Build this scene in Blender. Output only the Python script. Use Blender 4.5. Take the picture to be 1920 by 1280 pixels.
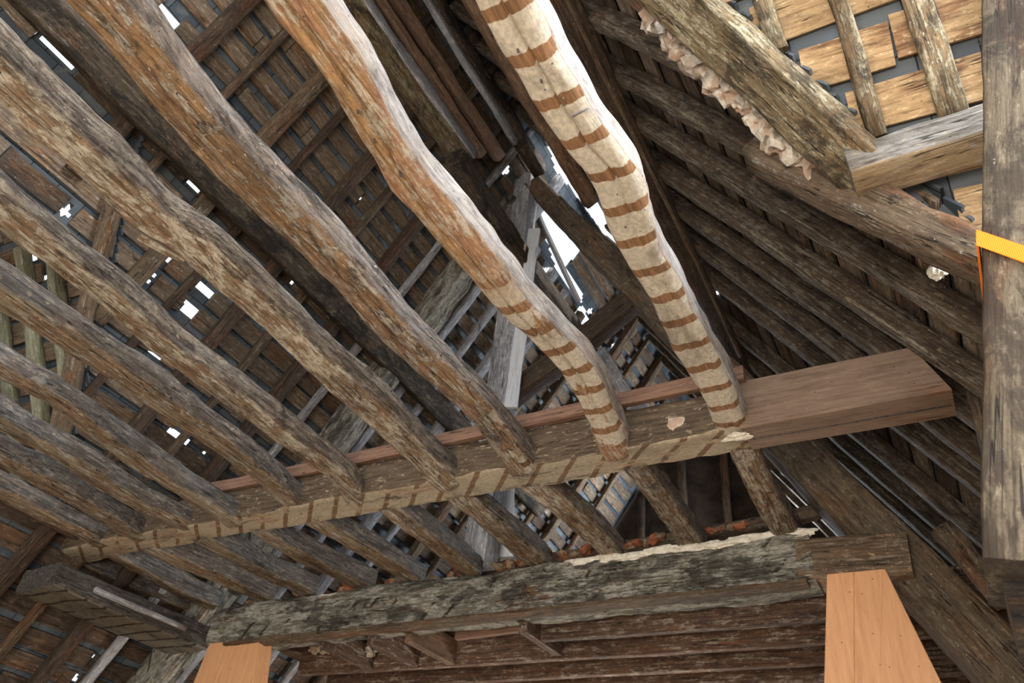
import bpy, math, random
from mathutils import Vector, Matrix, noise
random.seed(7)
S = bpy.context.scene
for o in list(bpy.data.objects): bpy.data.objects.remove(o)

# ------------------------------------------------------------------ camera
F = 1518.0; CX, CY = 960.0, 640.0
vy = Vector((1040, 1310, F)).normalized()
vx = Vector((3230, -806, -F)); vx = (vx - vy*vx.dot(vy)).normalized()
vz = vx.cross(vy)
EYE = Vector((0, 0, 1.6))
right = Vector((vx[0], vy[0], vz[0])); down = Vector((vx[1], vy[1], vz[1])); fwd = Vector((vx[2], vy[2], vz[2]))
cam = bpy.data.cameras.new('camera'); co = bpy.data.objects.new('camera', cam)
S.collection.objects.link(co); S.camera = co
m3 = Matrix((right, -down, -fwd)).transposed()
co.matrix_world = Matrix.Translation(EYE) @ m3.to_4x4()
cam.sensor_width = 36; cam.lens = F/1920*36
cam.dof.use_dof = True; cam.dof.focus_distance = 3.6; cam.dof.aperture_fstop = 4.0
cam.clip_end = 200

# ------------------------------------------------------------------ light
W = bpy.data.worlds.new('sky'); S.world = W; W.use_nodes = True
wn = W.node_tree.nodes; wl = W.node_tree.links
bgn = wn['Background']; bgn.inputs[0].default_value = (0.86, 0.93, 1.0, 1); bgn.inputs[1].default_value = 1.7

def area(name, loc, target, sx, sy, power, col):
    l = bpy.data.lights.new(name, 'AREA'); l.shape = 'RECTANGLE'; l.size = sx; l.size_y = sy
    l.energy = power; l.color = col
    o = bpy.data.objects.new(name, l); S.collection.objects.link(o)
    o.location = loc; d = Vector(target) - Vector(loc)
    o.rotation_euler = d.to_track_quat('-Z', 'Y').to_euler()
    return o
area('front_fill_light', (-0.4, -3.4, 0.9), (-1.6, 3.0, 4.4), 4.2, 1.8, 370, (1.0, 0.93, 0.84))  # low fill lamp added for the joist undersides; no doorway is built
area('wing_window_daylight', (4.4, 0.6, 5.6), (-1.5, 2.6, 5.2), 2.6, 2.2, 850, (0.84, 0.91, 1.0))
area('far_slope_fill', (-2.6, 11.3, 6.3), (-4.9, 5.8, 7.6), 2.0, 2.0, 260, (0.78, 0.88, 1.0))  # added lamp brightening the far slope; the gable has no window
area('next_room_fill', (-3.2, 8.9, 1.9), (-4.2, 6.0, 4.0), 1.4, 1.2, 130, (1.0, 0.95, 0.88))  # added lamp for the sawn joists and prop edge, no opening built
sl = bpy.data.lights.new('sun', 'SUN'); sl.energy = 6; sl.color = (1.0, 0.97, 0.93); sl.angle = 0.01
so = bpy.data.objects.new('sun', sl); S.collection.objects.link(so)
so.rotation_euler = Vector((.32, .12, .94)).to_track_quat('Z', 'Y').to_euler()
vs = S.view_settings
S.display_settings.display_device = 'sRGB'
vs.view_transform = 'Standard'; vs.look = 'None'; vs.gamma = 1; vs.use_curve_mapping = False
vs.exposure = 0.15

# ------------------------------------------------------------------ geometry of the place
# world: Z up, Y along the joists and the ridge, X along the tie beams; metres
def ray(px, py):
    d = Vector((px-CX, py-CY, F)); return Vector((vx.dot(d), vy.dot(d), vz.dot(d)))
def on(px, py, n, c):
    d = ray(px, py); n = Vector(n); return EYE + d*((c - n.dot(EYE))/n.dot(d))
def hz(px, py, z): return on(px, py, (0, 0, 1), z)
def vert(px, py, y): return on(px, py, (0, 1, 0), y)
def proj(p):
    v = Vector(p) - EYE; z = v.dot(fwd)
    if z <= 0.05: return None
    return (v.dot(right)/z*F + CX, v.dot(down)/z*F + CY)
def inview(pts, m=60):
    for p in pts:
        q = proj(p)
        if q and -m < q[0] < 1920+m and -m < q[1] < 1280+m: return True
    return False

T = 1.48; KK = math.sqrt(1+T*T); RX, RZ = -3.325, 9.787         # pitch of the main roof, ridge line
EL = -7.1; ER = 0.45                                            # where the slopes reach z = 4.2
nL = Vector((-T, 0, 1)); nR = Vector((T, 0, 1))
cL = 4.2 - T*EL; cR = 4.2 + T*ER
inL = Vector((T, 0, -1)).normalized(); inR = Vector((-T, 0, -1)).normalized()   # towards the room
def PL(px, py, o=0): return on(px, py, nL, cL - o*KK)
def PR(px, py, o=0): return on(px, py, nR, cR - o*KK)
def LZ(y, z, o=0): return Vector(((z - 4.2)/T + EL, y, z)) + inL*o
def RZp(y, z, o=0): return Vector((ER - (z - 4.2)/T, y, z)) + inR*o
# far slope of the wing over the camera: it meets the two main slopes in valleys
nW = Vector((0, 1.45, 1)); cW = 4.65 + 1.45*2.75; inW = Vector((0, -1.45, -1)).normalized()
nV = Vector((0, 1.45, 1)); cV = 6.33 + 1.45*2.5; inV = Vector((0, -1.45, -1)).normalized()
def WZ(x, z, o=0): return Vector((x, (cW - z)/1.45, z)) + inW*o
def VZ(x, z, o=0): return Vector((x, (cV - z)/1.45, z)) + inV*o

# ------------------------------------------------------------------ materials
def lin(c):
    return tuple(((v/255)/12.92 if v/255 <= 0.04045 else (((v/255)+0.055)/1.055)**2.4) for v in c) + (1,)
class N:
    def __init__(s, name):
        s.m = bpy.data.materials.new(name); s.m.use_nodes = True
        s.t = s.m.node_tree; s.n = s.t.nodes; s.l = s.t.links
        s.b = s.n['Principled BSDF']; s.b.inputs['Specular IOR Level'].default_value = 0.25
    def add(s, typ, **k):
        x = s.n.new(typ)
        for a, v in k.items(): setattr(x, a, v)
        return x
    def link(s, a, b): s.l.new(a, b)
    def math(s, op, a, b=None, c=None):
        x = s.add('ShaderNodeMath', operation=op)
        for i, v in enumerate((a, b, c)):
            if v is None: continue
            if isinstance(v, (int, float)): x.inputs[i].default_value = v
            else: s.link(v, x.inputs[i])
        return x.outputs[0]
    def noise(s, vec, scale, detail=4, rough=0.6, dist=0):
        x = s.add('ShaderNodeTexNoise'); x.inputs['Scale'].default_value = scale
        x.inputs['Detail'].default_value = detail; x.inputs['Roughness'].default_value = rough
        x.inputs['Distortion'].default_value = dist
        s.link(vec, x.inputs['Vector']); return x.outputs[0]
    def map(s, vec, sc):
        x = s.add('ShaderNodeMapping'); x.inputs['Scale'].default_value = sc
        s.link(vec, x.inputs['Vector']); return x.outputs[0]
    def step(s, v, lo, hi):
        x = s.add('ShaderNodeMapRange'); x.inputs[1].default_value = lo; x.inputs[2].default_value = hi
        x.interpolation_type = 'SMOOTHSTEP'
        s.link(v, x.inputs[0]); return x.outputs[0]
    def mix(s, f, a, b, mode='MIX'):
        x = s.add('ShaderNodeMix', data_type='RGBA', blend_type=mode)
        if isinstance(f, (int, float)): x.inputs[0].default_value = f
        else: s.link(f, x.inputs[0])
        for i, v in ((6, a), (7, b)):
            if isinstance(v, tuple): x.inputs[i].default_value = v
            else: s.link(v, x.inputs[i])
        return x.outputs[2]

def wood(name, dark, base, light, wash=(205, 192, 172), wash_amt=0.3, orange=None, orange_amt=0.3,
         mould=(38, 32, 26), mould_amt=0.25, speck=0.5, side=None, lath=None, bump=0.5, check=0.5, rough=0.85, grain=1.0, vary=0.35, fl=1.0):
    """weathered timber; grain along local X, underside is local -Z"""
    g = N(name)
    tc = g.add('ShaderNodeTexCoord'); oi = g.add('ShaderNodeObjectInfo')
    off = g.add('ShaderNodeVectorMath', operation='SCALE'); off.inputs[0].default_value = (31, 17, 23)
    g.link(oi.outputs['Random'], off.inputs['Scale'])
    ad = g.add('ShaderNodeVectorMath', operation='ADD')
    g.link(tc.outputs['Object'], ad.inputs[0]); g.link(off.outputs[0], ad.inputs[1]); v = ad.outputs[0]
    sp = g.add('ShaderNodeSeparateXYZ'); g.link(tc.outputs['Object'], sp.inputs[0])
    sn = g.add('ShaderNodeSeparateXYZ'); g.link(tc.outputs['Normal'], sn.inputs[0])
    fine = g.noise(g.map(v, (1.6, 32*grain, 32*grain)), 1.8, 8, 0.72, 0.25)
    big = g.noise(g.map(v, (0.9, 4.0, 4.0)), 1.3, 5, 0.62, 0.4)
    patch = g.noise(g.map(v, (2.0, 5.5, 5.5)), 3.2, 9, 0.78, 0.25)
    fleck = g.noise(g.map(v, (1.3, 3.2, 3.2)), 11, 6, 0.75, 0.3)
    spk = g.noise(g.map(v, (1, 2.2, 2.2)), 34, 3, 0.6)
    c = g.mix(g.step(fine, 0.30, 0.52), lin(dark), lin(base))
    c = g.mix(g.step(fine, 0.5, 0.74), c, lin(light))
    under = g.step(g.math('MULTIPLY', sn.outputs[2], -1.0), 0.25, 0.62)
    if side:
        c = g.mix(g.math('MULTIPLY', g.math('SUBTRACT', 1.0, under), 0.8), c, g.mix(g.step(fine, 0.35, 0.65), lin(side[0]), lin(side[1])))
    if orange:
        t = 0.62 - orange_amt*0.3
        om = g.step(big, t, t+0.07)
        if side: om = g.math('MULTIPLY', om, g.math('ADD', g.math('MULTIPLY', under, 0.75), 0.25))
        c = g.mix(om, c, g.mix(g.step(fine, 0.35, 0.6), lin(tuple(x*0.62 for x in orange)), lin(orange)))
    c = g.mix(g.math('MULTIPLY', g.step(fleck, 0.52, 0.66), 0.5*fl), c, lin(tuple(x*0.45 for x in base)))
    c = g.mix(g.math('MULTIPLY', g.step(fleck, 0.45, 0.33), 0.4*fl), c, lin(tuple(min(255, x*1.25+14) for x in light)))
    # whitewash, flaky along the grain
    wv = g.math('ADD', g.math('MULTIPLY', patch, 0.72), g.math('MULTIPLY', fine, 0.28))
    t = 0.64 - wash_amt*0.29
    wm = g.step(wv, t, t+0.05)
    wm = g.math('MULTIPLY', wm, g.math('ADD', g.math('MULTIPLY', g.step(g.noise(g.map(v, (1, 1.8, 1.8)), 26, 4, 0.7), 0.40, 0.52), 0.7), 0.3))
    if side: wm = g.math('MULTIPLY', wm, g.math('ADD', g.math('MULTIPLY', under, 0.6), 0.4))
    washc = g.mix(g.step(fine, 0.3, 0.7), lin(tuple(x*0.82 for x in wash)), lin(wash))
    c = g.mix(g.math('MULTIPLY', wm, 0.85), c, washc)
    if lath:
        per, wid, skew, amt, cream, bar = lath[:6]; skz = lath[6] if len(lath) > 6 else 0
        wob = g.math('MULTIPLY', g.math('SUBTRACT', g.noise(g.map(v, (3, 5, 5)), 3.0, 3), 0.5), 0.035)
        q = g.math('ADD', g.math('ADD', sp.outputs[0], g.math('MULTIPLY', sp.outputs[1], skew)), wob)
        if skz: q = g.math('ADD', q, g.math('MULTIPLY', sp.outputs[2], skz))
        fr = g.math('FRACT', g.math('DIVIDE', q, per))
        bar_m = g.math('SUBTRACT', 1.0, g.step(g.math('ABSOLUTE', g.math('SUBTRACT', fr, 0.5)), wid/per*0.5, wid/per*0.5+0.025))
        cover = g.step(g.noise(g.map(v, (1.3, 3.0, 3.0)), 1.5, 6, 0.7), 0.60-amt*0.3, 0.63-amt*0.3)
        cr = g.mix(g.step(g.noise(v, 45, 3), 0.35, 0.7), lin(tuple(x*0.86 for x in cream)), lin(cream))
        barc = g.mix(g.step(fine, 0.35, 0.65), lin(tuple(x*0.7 for x in bar)), lin(bar))
        lc = g.mix(bar_m, cr, barc)
        lm = g.math('MULTIPLY', cover, g.step(under, 0.45, 0.75)) if skz == 0 else cover
        if len(lath) > 7: lm = g.math('MULTIPLY', lm, g.step(sp.outputs[0], lath[7], lath[7]+0.5))
        c = g.mix(lm, c, lc)
    # broad darker stains
    st = g.step(g.noise(g.map(v, (0.7, 1.8, 1.8)), 2.1, 6, 0.7, 0.8), 0.5, 0.68)
    c = g.mix(g.math('MULTIPLY', st, 0.45*fl), c, lin(tuple(x*0.55 for x in dark)))
    mm = g.step(g.noise(g.map(v, (1.0, 2.6, 2.6)), 2.7, 7, 0.75, 0.5), 0.66-mould_amt*0.3, 0.76-mould_amt*0.3)
    c = g.mix(g.math('MULTIPLY', mm, 0.72), c, lin(mould))
    # drying checks: long thin dark lines
    ck = g.noise(g.map(v, (0.35, 13, 13)), 2.1, 2, 0.5, 0.2)
    ckm = g.math('SUBTRACT', 1.0, g.step(g.math('ABSOLUTE', g.math('SUBTRACT', ck, 0.5)), 0.002, 0.012))
    ckm = g.math('MULTIPLY', ckm, g.step(g.noise(g.map(v, (0.8, 1, 1)), 1.7, 2), 0.56-check*0.15, 0.60-check*0.15))
    c = g.mix(g.math('MULTIPLY', ckm, 0.85), c, lin((28, 20, 14)))
    t = 0.74 - speck*0.095
    c = g.mix(g.math('MULTIPLY', g.step(spk, t, t+0.06), 0.7), c, lin((214, 204, 186)))
    # worm and nail holes
    vo = g.add('ShaderNodeTexVoronoi'); vo.inputs['Scale'].default_value = 15
    g.link(v, vo.inputs['Vector'])
    hm = g.math('SUBTRACT', 1.0, g.step(vo.outputs[0], 0.05, 0.075))
    c = g.mix(g.math('MULTIPLY', hm, 0.75), c, lin((40, 29, 20)))
    # each stick a little lighter or darker than its neighbour
    hs = g.add('ShaderNodeHueSaturation'); g.link(c, hs.inputs['Color']); hs.inputs['Saturation'].default_value = 0.88
    g.link(g.math('ADD', g.math('MULTIPLY', oi.outputs['Random'], vary), 1-vary*0.5), hs.inputs['Value'])
    g.link(hs.outputs[0], g.b.inputs['Base Color'])
    g.b.inputs['Roughness'].default_value = rough
    h = g.math('ADD', g.math('ADD', g.math('MULTIPLY', fine, 1.0), g.math('ADD', g.math('MULTIPLY', wm, 0.22), g.math('MULTIPLY', fleck, 0.5))),
               g.math('ADD', g.math('MULTIPLY', ckm, -0.9), g.math('MULTIPLY', g.noise(v, 9, 5, 0.7), 0.7)))
    bp = g.add('ShaderNodeBump'); bp.inputs['Strength'].default_value = bump; bp.inputs['Distance'].default_value = 0.02
    g.link(h, bp.inputs['Height']); g.link(bp.outputs[0], g.b.inputs['Normal'])
    return g.m

CREAM = (216, 198, 170); BAR = (162, 110, 58)
M = {}
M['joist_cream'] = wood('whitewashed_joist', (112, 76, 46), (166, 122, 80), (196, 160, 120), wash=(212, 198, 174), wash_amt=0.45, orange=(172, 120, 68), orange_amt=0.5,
    mould_amt=0.0, speck=0.5, side=((160, 154, 148), (218, 214, 210)), lath=(0.2, 0.05, 0, 0.95, CREAM, BAR), bump=0.5, check=-1.5)  # near-white sides: whitewash plus cool side light mixed into the colour
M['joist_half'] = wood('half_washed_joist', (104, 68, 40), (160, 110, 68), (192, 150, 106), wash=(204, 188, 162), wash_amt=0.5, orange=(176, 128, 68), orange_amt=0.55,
    mould_amt=0.05, speck=0.6, side=((148, 142, 136), (206, 202, 196)), lath=(0.2, 0.055, 0, 0.6, CREAM, BAR, 0, 2.9), bump=0.6, check=-0.5)  # pale sides carry some of the cool side light in their colour
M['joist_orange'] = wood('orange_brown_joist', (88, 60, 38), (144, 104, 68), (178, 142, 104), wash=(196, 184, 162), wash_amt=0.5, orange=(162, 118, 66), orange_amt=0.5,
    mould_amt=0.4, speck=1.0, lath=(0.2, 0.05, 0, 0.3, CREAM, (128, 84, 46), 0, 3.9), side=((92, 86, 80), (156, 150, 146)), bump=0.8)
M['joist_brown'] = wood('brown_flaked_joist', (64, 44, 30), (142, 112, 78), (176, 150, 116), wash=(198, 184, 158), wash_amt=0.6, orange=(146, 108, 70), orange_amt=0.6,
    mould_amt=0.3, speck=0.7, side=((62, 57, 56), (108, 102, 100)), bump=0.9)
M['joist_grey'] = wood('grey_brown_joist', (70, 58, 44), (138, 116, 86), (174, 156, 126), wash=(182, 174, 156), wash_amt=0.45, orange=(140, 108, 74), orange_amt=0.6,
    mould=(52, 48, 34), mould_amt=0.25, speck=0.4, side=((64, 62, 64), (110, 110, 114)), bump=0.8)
M['beam_lath'] = wood('lath_marked_beam', (90, 64, 42), (140, 106, 74), (172, 142, 108), wash=(186, 170, 142), wash_amt=0.4, orange=(136, 88, 50), orange_amt=0.35,
    mould_amt=0.2, speck=0.3, side=((60, 48, 34), (104, 88, 66)), bump=0.5, lath=None)
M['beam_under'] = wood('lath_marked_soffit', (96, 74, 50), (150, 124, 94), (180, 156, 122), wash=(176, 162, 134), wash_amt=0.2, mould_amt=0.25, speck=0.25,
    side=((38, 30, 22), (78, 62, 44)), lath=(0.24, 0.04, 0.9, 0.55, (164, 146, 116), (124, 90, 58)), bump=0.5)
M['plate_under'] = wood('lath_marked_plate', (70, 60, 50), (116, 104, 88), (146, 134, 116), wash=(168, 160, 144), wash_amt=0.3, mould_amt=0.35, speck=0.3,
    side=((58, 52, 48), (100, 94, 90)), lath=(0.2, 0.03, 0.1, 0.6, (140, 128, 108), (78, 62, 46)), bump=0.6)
M['clean'] = wood('clean_brown_timber', (94, 72, 56), (122, 96, 76), (140, 114, 92), wash_amt=-0.35, orange=(132, 96, 70), orange_amt=0.25, mould_amt=-0.15, speck=0.1, bump=0.25, check=-0.5, fl=0.3, vary=0.1)
M['reddish'] = wood('reddish_batten', (94, 64, 46), (126, 90, 68), (144, 108, 84), wash_amt=-0.2, mould_amt=-0.1, speck=0.1, bump=0.3, fl=0.4, vary=0.1)
M['plate'] = wood('mottled_grey_beam', (62, 54, 42), (128, 118, 98), (168, 158, 138), wash=(192, 184, 166), wash_amt=0.62, mould=(44, 38, 30), mould_amt=0.6, speck=0.5,
    orange=(138, 96, 56), orange_amt=0.15, lath=(0.22, 0.035, 0.0, 0.15, (166, 158, 138), (96, 76, 54), -0.8), bump=0.9)
M['rafter'] = wood('weathered_rafter', (62, 48, 34), (108, 86, 62), (142, 120, 92), wash=(178, 168, 148), wash_amt=0.32, orange=(128, 84, 46), orange_amt=0.3, mould_amt=0.3, speck=0.6, bump=0.8)
M['rafter_dark'] = wood('dark_rafter', (44, 32, 24), (82, 62, 46), (112, 90, 68), wash=(158, 146, 126), wash_amt=0.2, orange=(104, 64, 38), orange_amt=0.3, mould_amt=0.3, speck=0.4, bump=0.8,
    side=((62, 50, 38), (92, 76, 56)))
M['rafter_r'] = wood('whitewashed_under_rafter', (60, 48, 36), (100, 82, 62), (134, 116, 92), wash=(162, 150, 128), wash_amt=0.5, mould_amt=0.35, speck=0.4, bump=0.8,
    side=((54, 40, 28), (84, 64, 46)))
M['rafter_pale'] = wood('pale_rafter', (92, 86, 62), (138, 132, 100), (170, 164, 130), wash_amt=0.3, mould_amt=0.15, speck=0.3, bump=0.5)
M['black'] = wood('black_stained_timber', (38, 30, 24), (84, 68, 50), (126, 108, 82), wash=(158, 144, 118), wash_amt=0.35, orange=(112, 74, 42), orange_amt=0.2, mould_amt=0.6, mould=(20, 16, 14), speck=0.3, bump=0.9)
M['moss'] = wood('mottled_yellow_timber', (62, 48, 30), (134, 110, 72), (170, 148, 106), wash=(192, 176, 138), wash_amt=0.55, orange=(150, 114, 68), orange_amt=0.4, mould_amt=0.55, speck=0.8, bump=1.0)
M['orange_old'] = wood('warm_brown_timber', (84, 60, 42), (120, 90, 64), (144, 112, 84), wash_amt=0.0, orange=(132, 92, 60), orange_amt=0.4, mould_amt=0.1, speck=0.1, bump=0.3)
M['bluegrey'] = wood('grey_weathered_skylit_timber', (108, 102, 100), (150, 146, 146), (186, 182, 182), wash=(210, 208, 206), wash_amt=0.4, mould_amt=0.15, speck=0.2, bump=0.4)
M['board'] = wood('roof_board_tan', (76, 62, 48), (122, 102, 80), (154, 134, 110), wash=(204, 196, 180), wash_amt=0.25, orange=(136, 100, 66), orange_amt=0.3, mould_amt=0.25, speck=0.6, bump=0.4, grain=0.7, vary=0.5)
M['board_dark'] = wood('roof_board_brown', (54, 42, 32), (90, 72, 56), (120, 100, 80), wash=(188, 178, 160), wash_amt=0.2, orange=(110, 78, 50), orange_amt=0.35, mould_amt=0.35, speck=0.5, bump=0.4, grain=0.7, vary=0.5)
M['board_gold'] = wood('roof_board_golden', (128, 96, 56), (182, 144, 94), (206, 172, 122), wash=(222, 216, 198), wash_amt=0.2, orange=(164, 118, 74), orange_amt=0.3, mould_amt=0.15, speck=0.7, bump=0.35, grain=0.7, vary=0.3)
M['post'] = wood('cracked_oak_post', (70, 58, 42), (112, 96, 72), (140, 124, 98), wash_amt=0.05, orange=(112, 84, 54), orange_amt=0.3, mould=(48, 34, 24), mould_amt=0.75, speck=0.15, bump=0.8, check=1.0, vary=0.0)
M['pine'] = wood('new_orange_pine', (192, 126, 66), (208, 142, 80), (218, 158, 98), wash_amt=-1.0, mould_amt=-1.0, speck=-1.0, bump=0.1, check=-1.5, fl=0.0, rough=0.6, grain=0.5, vary=0.06)
M['cross'] = wood('golden_under_timber', (118, 92, 58), (170, 140, 98), (198, 172, 130), wash=(206, 200, 190), wash_amt=0.3, mould_amt=0.1, speck=0.5, bump=0.7,
    side=((104, 98, 92), (176, 172, 168)))
M['principal'] = wood('brown_principal', (58, 46, 34), (98, 80, 60), (130, 112, 88), wash=(164, 152, 134), wash_amt=0.25, orange=(116, 88, 58), orange_amt=0.4, mould_amt=0.35, speck=0.5, bump=0.8)
M['skylit'] = wood('skylit_plank', (186, 184, 184), (216, 214, 214), (232, 231, 230), wash_amt=0.3, wash=(236, 235, 234), mould_amt=-0.3, speck=0.0, bump=0.3, fl=0.3, vary=0.1)  # near-white base colour holds the skylight falling on these planks
M['sawn'] = wood('red_brown_sawn_joist', (52, 36, 26), (92, 66, 48), (122, 94, 72), wash=(168, 152, 132), wash_amt=0.42, orange=(112, 74, 46), orange_amt=0.3, mould_amt=0.2, speck=0.4, bump=0.4)

def plain(name, a, b, scale, rough=0.9, bump=0.5, extra=None):
    g = N(name); tc = g.add('ShaderNodeTexCoord')
    n1 = g.noise(tc.outputs['Object'], scale, 7, 0.7, 0.3)
    c = g.mix(g.step(n1, 0.35, 0.62), lin(a), lin(b))
    if extra: c = g.mix(g.step(g.noise(tc.outputs['Object'], scale*0.4, 5, 0.7), 0.52, 0.6), c, lin(extra))
    g.link(c, g.b.inputs['Base Color']); g.b.inputs['Roughness'].default_value = rough
    bp = g.add('ShaderNodeBump'); bp.inputs['Strength'].default_value = bump; bp.inputs['Distance'].default_value = 0.03
    g.link(n1, bp.inputs['Height']); g.link(bp.outputs[0], g.b.inputs['Normal'])
    return g.m
M['plaster'] = plain('lime_plaster', (150, 136, 122), (214, 202, 184), 9, extra=(176, 150, 128))
M['plaster_white'] = plain('white_lime_plaster', (184, 172, 152), (226, 216, 196), 14)
M['stone'] = plain('rubble_stone', (90, 74, 58), (150, 130, 104), 7, extra=(120, 70, 44))
M['tile_red'] = plain('red_tile_shard', (110, 62, 42), (150, 92, 64), 8)
M['wall'] = plain('old_wall_plaster', (86, 76, 64), (124, 112, 96), 1.5)
M['gable'] = plain('dark_gable_boarding', (34, 28, 24), (66, 54, 44), 2.5)
M['floor'] = plain('dusty_floor', (120, 104, 84), (158, 140, 116), 1.2)
M['nail'] = plain('iron_nail', (40, 34, 32), (86, 78, 74), 40, rough=0.5)
g = N('orange_strap'); tc = g.add('ShaderNodeTexCoord'); wv = g.add('ShaderNodeTexWave'); wv.inputs['Scale'].default_value = 60
g.link(tc.outputs['Object'], wv.inputs['Vector'])
g.link(g.mix(wv.outputs[1], lin((232, 104, 10)), lin((250, 138, 30))), g.b.inputs['Base Color']); g.b.inputs['Roughness'].default_value = 0.6
M['strap'] = g.m
def slate_mat():
    g = N('slate'); tc = g.add('ShaderNodeTexCoord'); br = g.add('ShaderNodeTexBrick')
    uvn = g.add('ShaderNodeUVMap'); g.link(uvn.outputs[0], br.inputs['Vector'])
    br.inputs['Color1'].default_value = lin((72, 80, 88)); br.inputs['Color2'].default_value = lin((98, 104, 108)); br.inputs['Mortar'].default_value = lin((24, 26, 28))
    br.inputs['Scale'].default_value = 1; br.inputs['Brick Width'].default_value = 0.25; br.inputs['Row Height'].default_value = 0.14; br.inputs['Mortar Size'].default_value = 0.004
    n1 = g.noise(tc.outputs['Object'], 5, 6, 0.7)
    c = g.mix(g.step(n1, 0.5, 0.7), br.outputs[0], lin((108, 112, 112)))
    g.link(c, g.b.inputs['Base Color']); g.b.inputs['Roughness'].default_value = 0.6
    return g.m
M['slate'] = slate_mat()

# ------------------------------------------------------------------ helpers
ONES = 'zero first second third fourth fifth sixth seventh eighth ninth tenth eleventh twelfth thirteenth fourteenth fifteenth sixteenth seventeenth eighteenth nineteenth twentieth'.split()
def nth(i):
    if i <= 20: return ONES[i]
    tens = {2: ('twenty', 'twentieth'), 3: ('thirty', 'thirtieth'), 4: ('forty', 'fortieth'), 5: ('fifty', 'fiftieth')}[i//10]
    return tens[1] if i % 10 == 0 else tens[0] + '-' + ONES[i % 10]
def tag(o, label=None, cat=None, group=None, kind=None):
    if label: o['label'] = label
    if cat: o['category'] = cat
    if group: o['group'] = group
    if kind: o['kind'] = kind
    elif cat: o['kind'] = 'thing'
    return o
def link(name, me, mat, parent=None):
    if mat is not None:
        me.materials.append(mat)
    o = bpy.data.objects.new(name, me); S.collection.objects.link(o)
    if parent: o.parent = parent
    return o
def smooth(me, on_=True):
    for p in me.polygons: p.use_smooth = on_

def section(w, h, r, n):
    """rounded rectangle outline, n points per corner; r = 0..1 of the half size"""
    rad = r*min(w, h)/2; pts = []
    for cx, cy, a0 in ((w/2-rad, h/2-rad, 0), (-w/2+rad, h/2-rad, 90), (-w/2+rad, -h/2+rad, 180), (w/2-rad, -h/2+rad, 270)):
        for i in range(n):
            a = math.radians(a0 + 90*i/(n-1))
            pts.append((cx + rad*math.cos(a), cy + rad*math.sin(a)))
    return pts
def timber_mesh(name, L, w, h, r=0.35, seg=None, n=3, rough=0.006, bow=0.0, path=None, taper=1.0, crack=None, cuts=(0, 0), wscale=None, mid=0):
    """stick along local X from 0 to L; path(t)->(dy,dz) bends it; crack=(t0,t1,offset) cuts a V groove in the underside"""
    seg = seg or max(4, int(L/0.14)); sec = section(w, h, r, n)
    if mid or crack:
        out = []
        for i, p in enumerate(sec):
            out.append(p); q = sec[(i+1) % len(sec)]
            if (i+1) % n == 0:
                k = mid or 1
                if crack and p[1] < -h*0.2 and q[1] < -h*0.2:
                    c0 = crack[2]*w
                    fl_ = w/2 - r*min(w, h)/2; c0 = max(-fl_+.02, min(fl_-.02, c0))
                    out += [((c0-fl_)/2, -h/2), (c0-0.009, -h/2), (c0, -h/2-0.0001), (c0+0.009, -h/2), ((c0+fl_)/2, -h/2)]
                else:
                    for j in range(1, k+1):
                        out.append((p[0]+(q[0]-p[0])*j/(k+1), p[1]+(q[1]-p[1])*j/(k+1)))
        sec = out
    ns = len(sec); sd = random.uniform(0, 1000); vs_, fs = [], []
    if crack:
        fl_ = w/2 - r*min(w, h)/2; crack = (crack[0], crack[1], max(-fl_+.02, min(fl_-.02, crack[2]*w))/w)
    ph1, ph2 = random.uniform(0, 6), random.uniform(0, 6)
    for i in range(seg+1):
        t = i/seg; x = t*L
        if path: dy, dz = path(t)
        else:
            dy = bow*math.sin(math.pi*t + 0.3*math.sin(ph1)) + 0.3*bow*math.sin(5*t+ph1); dz = 0.5*bow*math.sin(4*t+ph2)
        s = 1 + (taper-1)*t
        if wscale: s *= wscale(t)
        for (a, b) in sec:
            xx = x
            if i == 0: xx += cuts[0]*b
            if i == seg: xx += cuts[1]*b
            qa, qb = a, b
            if crack and b < -h*0.45 and abs(a - crack[2]*w) < 0.015: qa, qb = crack[2]*w, -h/2
            nv = noise.noise_vector(Vector((x*1.6+sd, qa*5, qb*5)))*rough*1.6 + noise.noise_vector(Vector((x*7+sd, qa*22, qb*22)))*rough
            aa, bb = a*s, b*s
            if crack and abs(a - crack[2]*w) < 0.004 and b < -h*0.45 and crack[0] < t < crack[1]:
                e = min(1, (t-crack[0])*12, (crack[1]-t)*12); bb += 0.035*e
            vs_.append((xx, aa+dy+nv.y, bb+dz+nv.z))
    for i in range(seg):
        for j in range(ns):
            k = (j+1) % ns
            fs.append((i*ns+j, i*ns+k, (i+1)*ns+k, (i+1)*ns+j))
    fs.append(tuple(range(ns))[::-1]); fs.append(tuple(seg*ns+j for j in range(ns)))
    fs = [f[::-1] for f in fs]
    me = bpy.data.meshes.new(name); me.from_pydata(vs_, [], fs)
    me.update(); smooth(me)
    for p in list(me.polygons)[-2:]: p.use_smooth = False
    if r < 0.3: me.set_sharp_from_angle(angle=math.radians(38))
    return me
def orient(o, p0, p1, out):
    """local X along p0->p1, local Z towards 'out' (away from the room)"""
    x = (Vector(p1)-Vector(p0)).normalized(); z = Vector(out); z = (z - x*z.dot(x)).normalized(); y = z.cross(x)
    o.matrix_world = Matrix.Translation(Vector(p0)) @ Matrix((x, y, z)).transposed().to_4x4()
    return o
def timber(name, p0, p1, w, h, out, mat, parent=None, **k):
    p0, p1 = Vector(p0), Vector(p1)
    me = timber_mesh(name, (p1-p0).length, w, h, **k)
    o = link(name, me, M[mat]); 
    orient(o, p0, p1, out)
    if parent:
        bpy.context.view_layer.update()
        mw = o.matrix_world.copy(); o.parent = parent; o.matrix_parent_inverse = parent.matrix_world.inverted(); o.matrix_world = mw
    return o
UP = (0, 0, 1)
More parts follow.
